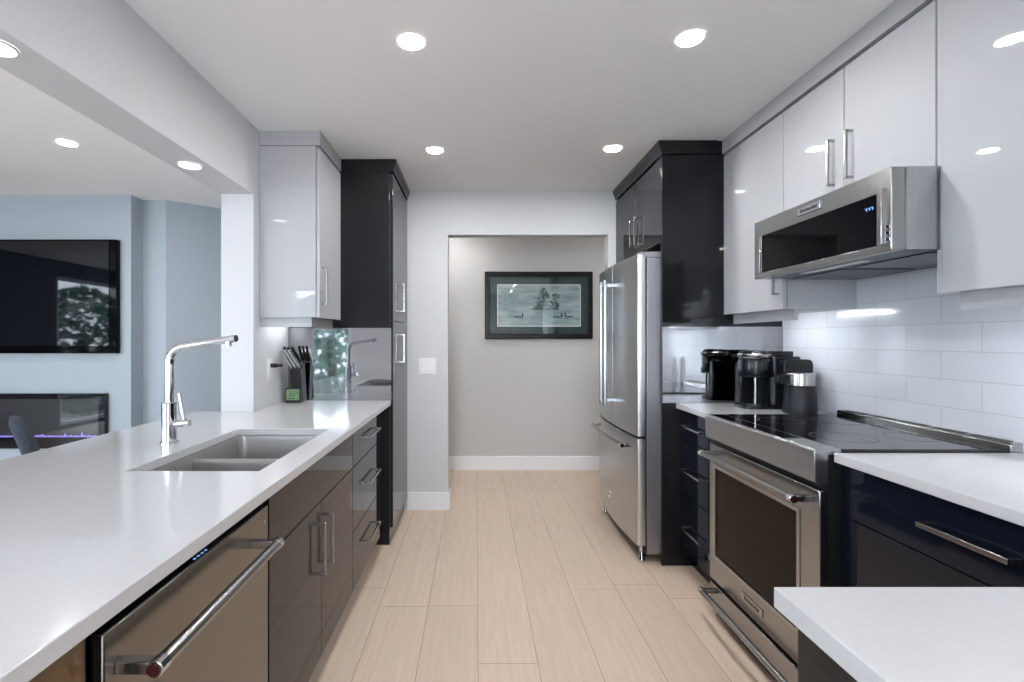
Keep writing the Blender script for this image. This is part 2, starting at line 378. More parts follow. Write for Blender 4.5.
# white wall cabinet
t = thing('wall_cabinet', 'gloss white wall cabinet beside the dark pantry, left of the aisle', 'cabinet', (-1.02, 2.88, 1.42))
MB().box(LX+.001, -.877, 2.67, 3.083, 1.42, 2.358).build('body', 'gloss_white', t, .001)
MB().box(-.8765, -.874, 2.68, 3.078, 1.43, 2.352).build('gap_shade', 'carcass', t)  # dark backing, shade of the gap put into its colour
d = MB().box(-.8735, -.855, 2.672, 3.081, 1.42, 2.346).build('door', 'gloss_white', t, .0015)
pull(d, -.855, 1, 2.70, 2.72, 1.49, 1.70)
MB().box(LX+.001, -.852, 2.668, 3.083, 2.361, C-.001).build('crown', 'gloss_white', t, .001)
MB().box(LX+.001, -.906, 2.69, 2.706, 1.367, 1.42).box(-.922, -.906, 2.706, 3.082, 1.367, 1.42).build('light_rail', 'gloss_white', t)
MB().box(-1.10, -1.06, 2.75, 3.05, 1.408, 1.4195).build('led_strip', 'led_soft', t)

# drawer unit
DX0, DX1 = -.5975, -.578
def carcass(t, x0, x1, y0, y1, z1, m, toe_x, kick_m='black', open_top=False):
    b = MB()
    b.box(x0, x1, y0, y0+.016, .0, z1); b.box(x0, x1, y1-.016, y1, .0, z1)
    b.box(x0, x1, y0+.016, y1-.016, .10, .118)
    if abs(x0) > abs(x1): b.box(x0, x0+.012, y0+.016, y1-.016, .118, z1)
    else: b.box(x1-.012, x1, y0+.016, y1-.016, .118, z1)
    b.build('carcass', m, t)
    MB().box(min(toe_x), max(toe_x), y0+.0165, y1-.0165, .0, .0985).build('toe_kick', m, t)

def left_carcass(t, y0, y1):
    b = MB(); b.box(-1.165, -.60, y0, y0+.016, .11, .883); b.box(-1.165, -.60, y1-.016, y1, .11, .883); b.box(-1.165, -.60, y0+.016, y1-.016, .11, .128); b.box(-1.165, -1.15, y0+.016, y1-.016, .128, .883)
    b.box(-.616, -.60, y0+.016, y1-.016, .86, .883)
    b.build('carcass', 'carcass', t)
    MB().box(-.66, -.645, y0, y1, 0, .109).build('toe_kick', 'gloss_dark', t)

t = thing('drawer_cabinet', 'gloss charcoal three-drawer base unit between sink doors and pantry', 'cabinet', (-.88, 2.68, 0))
left_carcass(t, 2.288, 3.083)
for z0, z1, hz in ((.697, .878, .79), (.392, .693, .552), (.113, .388, .25)):
    d = MB().box(DX0, DX1, 2.290, 3.06, z0, z1).build('drawer', 'gloss_dark', t, .0012)
    pull(d, DX1, 1, 2.54, 2.81, hz-.005, hz+.005)
MB().box(DX0, DX1-.004, 3.062, 3.083, .11, .88).build('filler', 'gloss_navy', t)

t = thing('sink_cabinet', 'gloss charcoal two-door base cabinet beneath the sink', 'cabinet', (-.88, 1.82, 0))
left_carcass(t, 1.362, 2.286)
MB().box(DX0, DX1, 1.364, 2.284, .697, .878).build('false_front', 'gloss_dark', t, .0012)
for y0, y1, hy in ((1.364, 1.8225, 1.775), (1.8255, 2.284, 1.873)):
    d = MB().box(DX0, DX1, y0, y1, .113, .693).build('door', 'gloss_dark', t, .0012)
    pull(d, DX1, 1, hy-.006, hy+.006, .44, .632)

t = thing('dishwasher', 'stainless dishwasher with a thick bar handle under the sink counter', 'dishwasher', (-.88, 1.057, 0))
MB().box(-1.15, -.62, .760, 1.354, .02, .872).build('body', 'black', t, .004)
d = MB().box(-.618, -.578, .757, 1.357, .115, .838).build('door', 'steel_dark', t, .003)
cp = MB().box(-.617, -.580, .759, 1.355, .8382, .8394).build('control_strip', 'black_gloss', t, .002)
for k in range(4): MB().box(-.589, -.585, 1.015+k*.014, 1.021+k*.014, .8394, .8399).build('indicator_light', 'blue_led', cp)
bar_handle(d, -.578, -.513, .778, 1.272, .770, .0125, 'steel', 'chrome', 'red')
MB().tube([(-.5785, 1.332, .80), (-.5765, 1.332, .80)], .0025, 10).build('sensor', 'plate_white', d)
MB().box(-.66, -.645, .757, 1.357, .01, .113).build('toe_panel', 'black', t)

t = thing('base_cabinet', 'gloss brown base cabinet nearest the camera beside the dishwasher', 'cabinet', (-.88, .27, 0))
left_carcass(t, -.2, .724)
MB().box(DX0, DX1, -.198, .721, .118, .860).build('door', 'gloss_brown', t, .0012)
MB().box(-1.15, -.60, .7245, .750, .11, .883).build('filler', 'carcass', t)
tag(MB().box(-1.186, -1.167, -.2, 2.598, 0, .884).build('back_panel', 'gloss_dark', None, .001), 'gloss charcoal panel closing the dining side of the sink counter', 'panel')

# sink counter
xs = [-1.507, LX+.0005, -1.022, -.632, -.537]; ys = [-.22, 1.42, 2.10, 2.599, 3.080]
o = MB().slab(xs, ys, lambda i, j: not (i == 2 and j == 1) and not (i == 0 and j == 3), .885, .915).build('countertop', 'quartz', None, .002)
tag(o, 'long white quartz sink counter with breakfast overhang', 'countertop')

# sink
t = thing('kitchen_sink', 'grey undermount double-bowl sink set in the white counter', 'sink', (-.827, 1.76, .70))
rim = rrect(-1.034, -.620, 1.408, 2.112, .03); r0 = rrect(-1.016, -.638, 1.426, 2.094, .03); r1 = rrect(-1.012, -.642, 1.430, 2.090, .03); r2 = rrect(-.99, -.664, 1.452, 2.068, .03); r3 = rrect(-1.02, -.634, 1.422, 2.098, .03)
Z = lambda P, z: [(x, y, z) for x, y in P]
b = MB(); b.rings([Z(r3, .690), Z(r3, .878), Z(rim, .878), Z(rim, .8845), Z(r0, .8845), Z(r1, .87), Z(r1, .715), Z(r2, .698)]); b.build('basin', 'sink', t, 0, True)
dv = [(1.742, .699), (1.742, .855)]+[(1.757-.015*math.cos(a), .855+.013*math.sin(a)) for a in [PI*k/8 for k in range(1, 8)]]+[(1.772, .855), (1.772, .699)]
MB().prism(dv, 'x', -1.0118, -.6422).build('divider', 'sink', t, 0, True)
for y in (1.59, 1.93): MB().lathe((-.827, y, .6985), [(.045, 0), (.045, .003), (.034, .004), (.03, .0015)], 24).build('drain', 'chrome', t, 0, True)

# faucet
t = thing('kitchen_faucet', 'chrome single-lever faucet standing behind the sink', 'faucet', (-1.134, 1.806, .915))
fx, fy = -1.134, 1.806
MB().lathe((fx, fy, .915), [(.031, 0), (.031, .006), (.026, .008), (.026, .148), (.022, .152)], 28).build('body', 'chrome', t, 0, True)
pts = [(fx, fy, 1.06), (fx, fy, 1.20)]
ex, ez = fx+.245, 1.302
for k in range(1, 9):
    a = PI/2*k/8*.91; R = .06
    pts.append((fx+R*(1-math.cos(a)), fy, 1.212+R*math.sin(a)))
pts += [(ex-.05, fy, ez-.008), (ex, fy, ez)]
MB().tube(pts, [.0155]*(len(pts)-2)+[.0135, .0135], 20).build('spout', 'chrome', t, 0, True)
MB().tube([(ex-.002, fy, ez), (ex+.004, fy, ez+.0006)], .0115, 20).build('spout_cap', 'black', t, 0, True)
MB().tube([(ex-.028, fy, ez-.008), (ex-.026, fy, ez-.030)], .0115, 16).build('aerator', 'chrome', t, 0, True)
l = MB().tube([(fx+.024, fy, .985), (fx+.074, fy, .985+.006)], .0135, 18).build('valve', 'chrome', t, 0, True)
MB().tube([(fx+.055, fy, .99), (fx+.046, fy, 1.04), (fx+.036, fy, 1.10)], [.006, .0085, .007], 14).build('lever', 'chrome', l, 0, True)

# ------------------------------------------------------------ right run
RZ, RX, RD, RDX = .935, 1.145, 1.170, 1.190      # counter top, counter edge, drawer front, drawer back
t = thing('refrigerator_cabinet', 'tall gloss charcoal surround with two doors above the refrigerator', 'cabinet', (1.4, 3.27, 0))
MB().box(1.067, WX-.001, 2.80, 2.82, 0, 2.36).build('side_panel', 'gloss_dark', t, .0015)
MB().box(1.09, WX+.006, 2.821, BY-.002, 1.86, 2.36).build('body', 'gloss_dark', t)
MB().box(1.0865, 1.0895, 2.825, BY-.01, 1.865, 2.355).build('gap_shade', 'carcass', t)  # dark sheet drawing the shaded lines around the two doors
for y0, y1, hy in ((2.823, 3.271, 3.205), (3.275, BY-.004, 3.30)):
    d = MB().box(1.068, 1.086, y0, y1, 1.86, 2.348).build('door', 'gloss_dark', t, .0015)
    pull(d, 1.068, -1, hy-.006, hy+.006, 1.918, 2.106)
MB().box(1.069, WX-.001, 2.7955, 2.7998, .9355, 1.372).build('splash_panel', 'smoked_mirror', t)
pr = [(1.09, 2.36), (1.062, 2.36), (1.060, 2.38), (1.046, 2.415), (1.046, C-.001), (1.09, C-.001)]
b = MB().prism(pr, 'y', 2.792, BY-.002); b.box(1.09, 1.385, 2.792, 2.80, 2.362, C-.001); b.box(1.385, WX, 2.801, 2.82, 2.362, C-.001); b.build('crown', 'gloss_dark', t)
MB().box(1.0, 1.009, BY-.05, BY-.001, 0, .01)

# refrigerator
t = thing('refrigerator', 'stainless french-door refrigerator with a bottom freezer drawer', 'refrigerator', (1.36, 3.27, 0))
FY0, FY1 = 2.832, 3.716
MB().box(.992, 1.735, FY0, FY1, .05, 1.775).build('case', 'steel_dull', t, .003)
def bow(y): return .938-.024*(1-((y-(FY0+FY1)/2)/((FY1-FY0)/2))**2)
def door_poly(y0, y1, n=10):
    P = [(.984, y0), (bow(y0)+.006, y0)]
    for k in range(n+1):
        y = y0+.004+(y1-y0-.008)*k/n; P.append((bow(y), y))
    return P+[(bow(y1)+.006, y1), (.984, y1)]
for y0, y1, hy in ((FY0, 3.2715, 3.225), (3.2765, FY1, 3.325)):
    d = MB().prism(door_poly(y0, y1), 'z', .735, 1.795).build('door', 'steel_v', t, .002)
    h = MB().tube([(.853, hy, .88), (.853, hy, 1.677)], .0125, 18).build('handle', 'steel_v', d, 0, True)
    for z in (.90, 1.657):
        MB().box(.853, bow(hy)+.003, hy-.009, hy+.009, z-.011, z+.011).build('bracket', 'chrome', h, .002)
    for z in (.868, 1.677): MB().tube([(.853, hy, z), (.853, hy, z+.012)], .014, 18).build('end_cap', 'chrome', h, 0, True)
d = MB().prism(door_poly(FY0, FY1, 16), 'z', .10, .722).build('freezer_drawer', 'steel_v', t, .002)
bar_handle(d, bow(3.27)+.022, .868, 2.90, 3.65, .668, .0125, 'steel', 'chrome', 'red', bow=-.0+.018*1)
np_ = MB().box(.908, .920, 3.30, 3.36, .215, .275).build('emblem_plate', 'chrome', d, .002)
text('lettering', 'KitchenAid', .011, 'ink', np_, (.9075, 3.33, .245), (PI/2, 0, -PI/2))
MB().box(.9845, .9915, FY0+.006, FY1-.006, .06, 1.77).build('gasket', 'black', t)
MB().box(.95, .99, FY0+.005, FY0+.07, 1.797, 1.81).box(.985, 1.10, FY0+.005, FY0+.07, 1.776, 1.81).build('hinge_cover', 'steel_dull', t, .003)
MB().box(.95, .99, FY1-.07, FY1-.005, 1.797, 1.81).box(.985, 1.10, FY1-.07, FY1-.005, 1.776, 1.81).build('hinge_cover', 'steel_dull', t, .003)
MB().box(.985, 1.0, FY0+.03, FY1-.03, .03, .095).build('toe_grille', 'black', t)
for y in (FY0+.03, FY1-.05): MB().lathe((.975, y+.01, 0), [(.018, 0), (.018, .012), (.012, .02), (.012, .1)], 16).build('foot', 'chrome', t, 0, True)

def right_carcass(t, y0, y1, x1=WX-.004, x0=1.192):
    b = MB(); b.box(x0, x1, y0, y0+.016, .11, .903); b.box(x0, x1, y1-.016, y1, .11, .903); b.box(x0, x1, y0+.016, y1-.016, .11, .128); b.box(x0, x0+.016, y0+.016, y1-.016, .88, .903); b.box(x1-.012, x1, y0+.016, y1-.016, .128, .903)
    b.build('carcass', 'carcass', t)
    MB().box(x0+.05, x0+.065, y0, y1, 0, .109).build('toe_kick', 'gloss_navy', t)
t = thing('drawer_cabinet', 'gloss black three-drawer base unit between refrigerator and range', 'cabinet', (1.45, 2.56, 0))
right_carcass(t, 2.326, 2.798)
for z0, z1, hz in ((.738, .898, .818), (.430, .734, .573), (.113, .426, .25)):
    d = MB().box(RD, RDX, 2.40, 2.796, z0, z1).build('drawer', 'gloss_navy', t, .0012)
    pull(d, RD, -1, 2.50, 2.735, hz-.005, hz+.005)
MB().box(RD+.003, RDX, 2.327, 2.397, .11, .90).build('filler', 'gloss_dark', t)
tag(MB().box(RX, WX-.001, 2.325, 2.795, RZ-.03, RZ).build('countertop', 'quartz', None, .002), 'short white quartz counter under the coffee machine', 'countertop')

t = thing('drawer_cabinet', 'gloss black wide drawer base unit on the near side of the range', 'cabinet', (1.45, 1.16, 0))
right_carcass(t, .72, 1.560)
for z0, z1, hz in ((.738, .898, .82), (.430, .734, .60), (.113, .426, .28)):
    d = MB().box(RD, RDX, .765, 1.530, z0, z1).build('drawer', 'gloss_navy', t, .0012)
    pull(d, RD, -1, 1.045, 1.265, hz-.006, hz+.006, t=.013)
MB().box(RD+.002, RDX, 1.532, 1.5595, .11, .90).build('filler', 'gloss_navy', t)
t = thing('peninsula_cabinet', 'dark end cabinet under the near white peninsula', 'cabinet', (.8, .38, 0))
MB().box(.46, 1.19, .08, .694, .0, .903).build('body', 'gloss_dark', t, .001)
MB().box(.4595, .46, .1, .67, .12, .88)
MB().box(.448, .4595, .10, .68, .10, .90).build('end_panel', 'gloss_dark', t, .001)
xs = [.4354, RX, WX-.001]; ys = [.05, .7147, 1.562]
tag(MB().slab(xs, ys, lambda i, j: not (i == 0 and j == 1), RZ-.03, RZ).build('countertop', 'quartz', None, .002), 'L-shaped white quartz counter in the near right corner', 'countertop')

# range
t = thing('range', 'stainless slide-in electric range with black glass cooktop', 'stove', (1.42, 1.944, 0))
Y0, Y1 = 1.570, 2.318
MB().box(1.135, 1.74, Y0+.003, Y1-.003, .03, .925).build('body', 'black', t)
DXF = 1.108
b = MB().prism([(1.09, .840), (1.088, .938), (1.094, .945), (1.175, .945), (1.175, .925), (1.134, .925), (1.134, .832), (1.10, .832)], 'y', Y0, Y1)
b.build('control_panel', 'steel_v', t, .002)  # lighter steel here paints in the white mirrored from the left
cg = MB().box(1.100, 1.165, 1.75, Y1-.02, .9452, .9462).build('control_glass', 'black_gloss', t)
ct = MB().box(1.1755, 1.715, Y0, Y1, .926, .944).build('cooktop', 'black_gloss', t, .002)
def ring(c, r0, r1):
    b = MB(); n = 40; x, y, z = c
    b.rings([[(x+r*math.cos(2*PI*k/n), y+r*math.sin(2*PI*k/n), zz) for k in range(n)] for r, zz in ((r0, z), (r0, z+.0003), (r1, z+.0003), (r1, z))], False, False)
    return b
for x, y, r in ((1.33, 1.77, .10), (1.33, 2.13, .085), (1.58, 1.77, .08), (1.58, 2.13, .10)):
    ring((x, y, .9441), r, r+.0025).build('burner_ring', 'carcass', ct)
v = MB(); v.prism([(1.716, .926), (1.716, .958), (1.722, .964), (1.756, .966), (1.756, .926)], 'y', Y0-.004, Y1+.004); v = v.build('rear_vent', 'nickel', t, .002)
for k in range(5): MB().box(1.728, 1.75, Y0+.02+k*.145, Y0+.135+k*.145, .9645, .9668).build('slot', 'black', v)
d = MB().slab([Y0+.004, 1.68, 2.262, Y1-.004], [.178, .296, .708, .808], lambda i, j: not (i == 1 and j == 1), DXF, 1.134)
bmesh.ops.transform(d.bm, matrix=Matrix(((0, 0, 1, 0), (1, 0, 0, 0), (0, 1, 0, 0), (0, 0, 0, 1))), verts=d.bm.verts[:])
d = d.build('oven_door', 'steel', t, .003)
MB().box(DXF+.004, 1.1335, 1.6805, 2.2615, .2965, .7075).build('window', 'oven_glass', d)
fr = MB().slab([1.668, 1.684, 2.258, 2.274], [.284, .300, .704, .720], lambda i, j: not (i == 1 and j == 1), DXF-.0035, DXF+.006)
bmesh.ops.transform(fr.bm, matrix=Matrix(((0, 0, 1, 0), (1, 0, 0, 0), (0, 1, 0, 0), (0, 0, 0, 1))), verts=fr.bm.verts[:])
fr.build('window_trim', 'nickel', d, .0015)
bar_handle(d, DXF, 1.046, 1.605, 2.275, .772, .013, 'steel', 'chrome', 'red')
np_ = MB().box(DXF-.004, DXF+.001, 1.885, 2.03, .222, .252).build('nameplate', 'nickel', d, .001)
text('lettering', 'KitchenAid', .0235, 'ink', np_, (DXF-.0045, 1.957, .237), (PI/2, 0, -PI/2))
dr = MB().prism([(1.118, .03), (DXF+.002, .045), (DXF, .160), (1.134, .160), (1.134, .03)], 'y', Y0+.004, Y1-.004).build('storage_drawer', 'steel', t, .003)
bar_handle(dr, DXF, 1.046, 1.605, 2.275, .134, .0125, 'steel', 'chrome', 'red')
MB().box(1.14, 1.16, Y0+.01, Y1-.01, 0, .03).build('toe_panel', 'black', t)

# microwave hood
t = thing('microwave_hood', 'stainless low-profile microwave hood hung above the range', 'microwave', (1.52, 1.863, 1.572))
MX = 1.273; Y0, Y1 = 1.496, 2.232
MB().box(1.3175, WX-.002, Y0, Y1, 1.580, 1.829).build('body', 'steel_dull', t, .002)
sd = MB().box(1.318, WX-.004, Y0-.0015, Y0+.001, 1.574, 1.829).build('side_panel', 'steel_v', t)
d = MB().slab([Y0, 1.5415, 2.18, Y1], [1.572, 1.595, 1.759, 1.829], lambda i, j: not (i == 1 and j == 1), MX, 1.317)
bmesh.ops.transform(d.bm, matrix=Matrix(((0, 0, 1, 0), (1, 0, 0, 0), (0, 1, 0, 0), (0, 0, 0, 1))), verts=d.bm.verts[:])
d = d.build('door', 'steel', t, .003)
MB().box(MX+.002, 1.3165, 1.542, 2.1795, 1.5955, 1.7585).build('window', 'door_glass', d)
MB().box(MX-.010, MX+.004, 1.522, 1.540, 1.594, 1.770).build('handle', 'nickel', d, .002)
MB().box(MX-.006, MX+.004, 2.182, 2.196, 1.594, 1.759).build('edge_trim', 'nickel', d, .002)
for z in (1.601, 1.621, 1.641): MB().box(MX-.002, MX+.002, 1.500, 1.519, z, z+.012).build('button', 'chrome', d, .001)
b = MB()
for k in range(3): b.box(MX+.001, MX+.0025, 1.567+k*.012, 1.575+k*.012, 1.722, 1.724).box(MX+.001, MX+.0025, 1.567+k*.012, 1.569+k*.012, 1.715, 1.724)
b.build('clock_display', 'blue_led', d)
np_ = MB().box(MX-.006, MX+.002, 1.80, 1.925, 1.782, 1.812).build('nameplate', 'chrome', d, .002)
text('lettering', 'KitchenAid', .021, 'ink', np_, (MX-.0065, 1.8625, 1.797), (PI/2, 0, -PI/2))
MB().box(MX+.05, WX-.01, Y0+.004, Y1-.004, 1.5725, 1.5795).build('underside', 'vent', t)
for y0, y1 in ((1.53, 1.84), (1.89, 2.20)): MB().box(1.42, 1.70, y0, y1, 1.569, 1.5725).build('filter', 'vent', t, .001)
MB().box(1.345, 1.375, 1.70, 2.03, 1.5705, 1.5725).build('light_lens', 'plate_white', t)

# white wall cabinets on the right
UX = 1.42
def upper(label, y0, y1, z0, doors, rail=True, side=False, loc_y=None):
    t = thing('wall_cabinet', label, 'cabinet', (1.59, (y0+y1)/2, z0))
    MB().box(UX+.0225, WX-.001, y0+.0005, y1-.0005, z0, 2.358).build('body', 'gloss_white', t, .001)
    MB().box(UX+.019, UX+.022, y0+.004, y1-.004, z0+.01, 2.356).build('gap_shade', 'carcass', t)  # dark sheet behind the doors, painting their gaps as shade
    for a, c, h in doors:
        d = MB().box(UX, UX+.0185, a+.0022, c-.0022, z0, 2.349).build('door', 'gloss_white', t, .0012)
        if h: pull(d, UX, -1, h[0]-.006, h[0]+.006, h[1], h[2])
    MB().box(UX-.008, WX-.001, y0, y1, 2.361, C-.001).build('crown', 'gloss_white', t)
    if rail:
        r0, r1 = rail
        MB().box(UX+.055, UX+.070, r0, r1, z0-.052, z0).build('light_rail', 'gloss_white', t)
        MB().box(UX+.078, UX+.100, r0+.10, r1-.10, z0-.012, z0-.0005).build('led_strip', 'led', t)
    return t
upper('gloss white wall cabinet over the coffee machine, next to the dark surround', 2.256, 2.799, 1.44, [(2.256, 2.799, (2.288, 1.507, 1.69))], (2.26, 2.797))
upper('short gloss white wall cabinet with two doors above the microwave hood', 1.507, 2.256, 1.833, [(1.8835, 2.256, (1.935, 1.905, 2.09)), (1.507, 1.8835, (1.840, 1.905, 2.09))], None)
t = upper('tall gloss white wall cabinet at the near right, side on to the microwave', .42, 1.507, 1.44, [(.95, 1.488, None), (.42, .95, None)], (.45, 1.487))
MB().box(UX+.004, UX+.0185, 1.4885, 1.5065, 1.44, 2.350).build('edge_filler', 'gloss_white', t)

# ------------------------------------------------------------ small things on the right counter
t = thing('coffee_machine', 'black single-serve coffee machine with silver lid ring and rear water tank', 'coffee machine', (1.55, 2.60, RZ))
cx, cy = 1.475, 2.585
b = MB(); b.prism(rrect(1.40, 1.73, 2.53, 2.68, .04), 'z', RZ, RZ+.018); b.build('base', 'machine', t, .003)
MB().prism(rrect(1.535, 1.70, 2.535, 2.675, .03), 'z', RZ+.018, RZ+.275).box(1.415, 1.56, 2.615, 2.672, RZ+.018, RZ+.24).build('body', 'machine', t, .008)
hd = MB().lathe((cx, cy, RZ+.165), [(.066, 0), (.076, .012), (.078, .085), (.074, .10)], 32).box(1.475, 1.60, 2.54, 2.64, RZ+.167, RZ+.255).build('brew_head', 'machine', t, .003, True)
MB().lathe((cx, cy, RZ+.266), [(.078, 0), (.083, .006), (.083, .020), (.072, .026)], 32).build('lid_ring', 'nickel', hd, 0, True)
MB().lathe((cx, cy, RZ+.292), [(.071, 0), (.066, .010), (.04, .014)], 32).box(1.475, 1.66, 2.55, 2.62, RZ+.275, RZ+.302).build('lid', 'machine', hd, .004, True)
MB().lathe((cx, cy, RZ+.018), [(.066, 0), (.066, .012), (.060, .014)], 32).build('drip_tray', 'machine', t, 0, True)
MB().tube([(1.447, 2.528, RZ+.03), (1.447, 2.528, RZ+.166)], .006, 12).build('highlight_strip', 'nickel', t, 0, True)  # bright strip stands in for the highlight on the glossy front
MB().prism(rrect(1.565, 1.715, RZ+.11, RZ+.262, .025), 'y', 2.480, 2.533).build('water_tank', 'machine', t, .003, True)
t = thing('milk_frother', 'round black milk frother jug with chrome collar beside the coffee machine', 'frother', (1.595, 2.403, RZ))
MB().lathe((1.595, 2.403, RZ), [(.066, 0), (.073, .006), (.074, .02), (.067, .135), (.064, .14)], 36).build('jug', 'jug_black', t, 0, True)
MB().lathe((1.595, 2.403, RZ+.14), [(.063, 0), (.063, .055), (.056, .06)], 36).build('collar', 'nickel', t, 0, True)
MB().prism(rrect(1.475, 1.535, RZ+.145, RZ+.19, .012), 'y', 2.385, 2.42).build('handle', 'machine', t, .003)

GM = 'pair of dark mills in the near corner'
for x, y, l in ((1.66, 1.02, 'dark glass mill standing nearer the tiled wall, mirrored in the refrigerator surround'), (1.585, 1.02, 'dark glass mill standing farther from the tiled wall, mirrored in the refrigerator surround')):
    t = thing('spice_mill', l, 'mill', (x, y, RZ), GM)
    MB().lathe((x, y, RZ), [(.026, 0), (.028, .004), (.028, .07), (.022, .085)], 20).build('jar', 'black_gloss', t, 0, True)
    MB().lathe((x, y, RZ+.085), [(.022, 0), (.019, .03), (.024, .06), (.02, .10), (.006, .105), (.008, .115), (.003, .122)], 20).build('cap', 'black', t, 0, True)

# ------------------------------------------------------------ small things on the left counter
t = thing('knife_block', 'slanted black knife block against the pantry side, behind the weather clock', 'knife block', (-1.075, 3.0, .915))
ang = math.radians(24)
def kb(u, w):  # u along lean (up), w across, in the y-z plane leaning to the camera
    return (3.045-u*math.sin(ang)-w*math.cos(ang), .917+u*math.cos(ang)-w*math.sin(ang)+.0)
GK = 'knives in the block on the sink counter'
pl = [(3.07, .915), (3.00, .915), (2.945, 1.115), (3.03, 1.155)]
MB().prism(pl, 'x', -1.128, -1.062).build('body', 'black', t, .004)
dr = Vector((-.34, -.42, .84)).normalized()
for xx in (-1.118, -1.0945, -1.071):
    for w, mm in ((.25, 'chrome'), (.72, 'black')):
        base = Vector((xx, 2.945+.085*w, 1.115+.04*w))+dr*.004
        kt = thing('kitchen_knife', ('bright steel' if mm == 'chrome' else 'black')+' handled kitchen knife pushed into the slanted black block', 'knife', base, GK+(' in the front row' if mm == 'chrome' else ' in the rear row'))
        MB().tube([base, base+dr*.014], .006, 10).build('bolster', 'chrome', kt, 0, True)
        MB().tube([base+dr*.014, base+dr*.03, base+dr*.085, base+dr*.125], [.008, .0105, .0095, .0105], 12).build('handle', mm, kt, 0, True)
t = thing('weather_clock', 'small black clock with a green display on the sink counter', 'clock', (-1.105, 2.965, .915))
b = MB().prism([(2.955, .915), (2.957, 1.005), (2.972, 1.005), (2.985, .915)], 'x', -1.155, -1.062); b.build('case', 'black', t, .003)
MB().box(-1.146, -1.072, 2.951, 2.957, .932, .996).build('display', 'lcd', t)
b = MB()
for x0 in (-1.130, -1.108): # seven-segment style digits
    for (dx, dz, wx, wz) in ((0, .0, .014, .003), (0, .014, .014, .003), (0, .028, .014, .003), (.012, .014, .003, .014), (0, 0, .003, .014)):
        b.box(x0+dx, x0+dx+wx, 2.9495, 2.951, .955+dz, .955+dz+wz)
b.box(-1.085, -1.078, 2.9495, 2.951, .975, .985); b.box(-1.135, -1.10, 2.9495, 2.951, .940, .944)
b.build('digits', 'ink', t)

t = thing('wall_outlet', 'white outlet plate on the left wall under the white cabinet', 'outlet', (LX, 2.80, 1.12))
MB().box(LX, LX+.006, 2.765, 2.838, 1.065, 1.185).build('plate', 'plate_white', t, .002)
MB().box(LX+.006, LX+.009, 2.784, 2.820, 1.085, 1.165).build('socket', 'trim', t, .002)
t = thing('power_plug', 'black power plug pushed into the outlet under the white cabinet', 'plug', (LX+.009, 2.802, 1.145))
MB().tube([(LX+.009, 2.802, 1.150), (LX+.045, 2.802, 1.150)], .013, 14).build('body', 'black', t, .003, True)
MB().tube([(LX+.045, 2.802, 1.150), (LX+.075, 2.802, 1.150)], .008, 12).build('strain_relief', 'black', t, 0, True)

# ------------------------------------------------------------ back wall and hall
t = thing('light_switch', 'white double rocker switch on the wall left of the hall opening', 'switch', (-.371, BY, 1.097))
MB().box(-.436, -.306, BY-.006, BY, 1.036, 1.158).build('plate', 'plate_white', t, .003)
for x in (-.396, -.346): MB().prism([(BY-.006, 1.063), (BY-.011, 1.066), (BY-.0075, 1.097), (BY-.011, 1.130), (BY-.006, 1.132)], 'x', x-.019, x+.019).build('rocker', 'trim', t, .001)

t = thing('framed_picture', 'framed misty lake print with dark green mat on the hall wall', 'picture', (.623, HY, 1.64))
def frame_bars(x0, x1, z0, z1, w, ya, yb):
    d = MB().slab([x0, x0+w, x1-w, x1], [z0, z0+w, z1-w, z1], lambda i, j: not (i == 1 and j == 1), -yb, -ya)
    bmesh.ops.transform(d.bm, matrix=Matrix(((1, 0, 0, 0), (0, 0, -1, 0), (0, 1, 0, 0), (0, 0, 0, 1))), verts=d.bm.verts[:])
    return d
frame_bars(.088, 1.158, 1.306, 1.975, .045, HY-.035, HY-.001).build('frame', 'frame_black', t, .006)
frame_bars(.130, 1.116, 1.348, 1.933, .010, HY-.030, HY-.012).build('frame_lip', 'frame_black', t, .002)
MB().box(.134, 1.112, HY-.016, HY-.010, 1.352, 1.929).build('mat_board', 'mat_green', t)
frame_bars(.212, 1.040, 1.430, 1.848, .007, HY-.0175, HY-.016).build('mat_bevel', 'plate_white', t)
pr = MB().box(.219, 1.033, HY-.0172, HY-.016, 1.437, 1.841).build('print', 'print', t)
M['tree_ink'] = mat('dark_green_print_ink', (.030, .065, .055), .3, noise=.6, nscale=60)
b = MB(); yk = HY-.0176
def blob(cx, cz, rx, rz, n=14):
    global yk; yk -= .00004
    P = [(cx+rx*(1+random.uniform(-.25, .2))*math.cos(2*PI*k/n), cz+rz*(1+random.uniform(-.25, .2))*math.sin(2*PI*k/n)) for k in range(n)]
    b.prism(P, 'y', yk-.0002, HY-.0172)
for k in range(75):
    q = random.random(); cz_ = 1.60+.21*q; blob(.675+random.uniform(-1, 1)*(.105*(1-q)+.012), cz_, random.uniform(.006, .02), random.uniform(.006, .016), 9)
for k in range(22): blob(.79+random.uniform(-.03, .035), random.uniform(1.60, 1.75), random.uniform(.006, .015), random.uniform(.006, .014), 9)
for cx, cz, rx, rz in ((.67, 1.74, .008, .09), (.66, 1.64, .06, .02), (.79, 1.68, .006, .07), (.70, 1.610, .13, .014), (.68, 1.600, .17, .008)):
    blob(cx, cz, rx, rz)
b.build('island_trees', 'tree_ink', pr)['kind'] = 'stuff'; yk = HY-.0176
M['mist_ink'] = mat('pale_print_ink', (.20, .29, .29), .3, noise=.3, nscale=50)
b = MB()
for cx, cz, rx, rz in ((.30, 1.74, .07, .06), (.36, 1.68, .08, .06), (.27, 1.66, .05, .06), (.62, 1.55, .05, .04), (.70, 1.55, .06, .03)): blob(cx, cz, rx, rz)
b.build('misty_shore', 'mist_ink', pr)['kind'] = 'stuff'
b = MB(); 
yk = HY-.0185
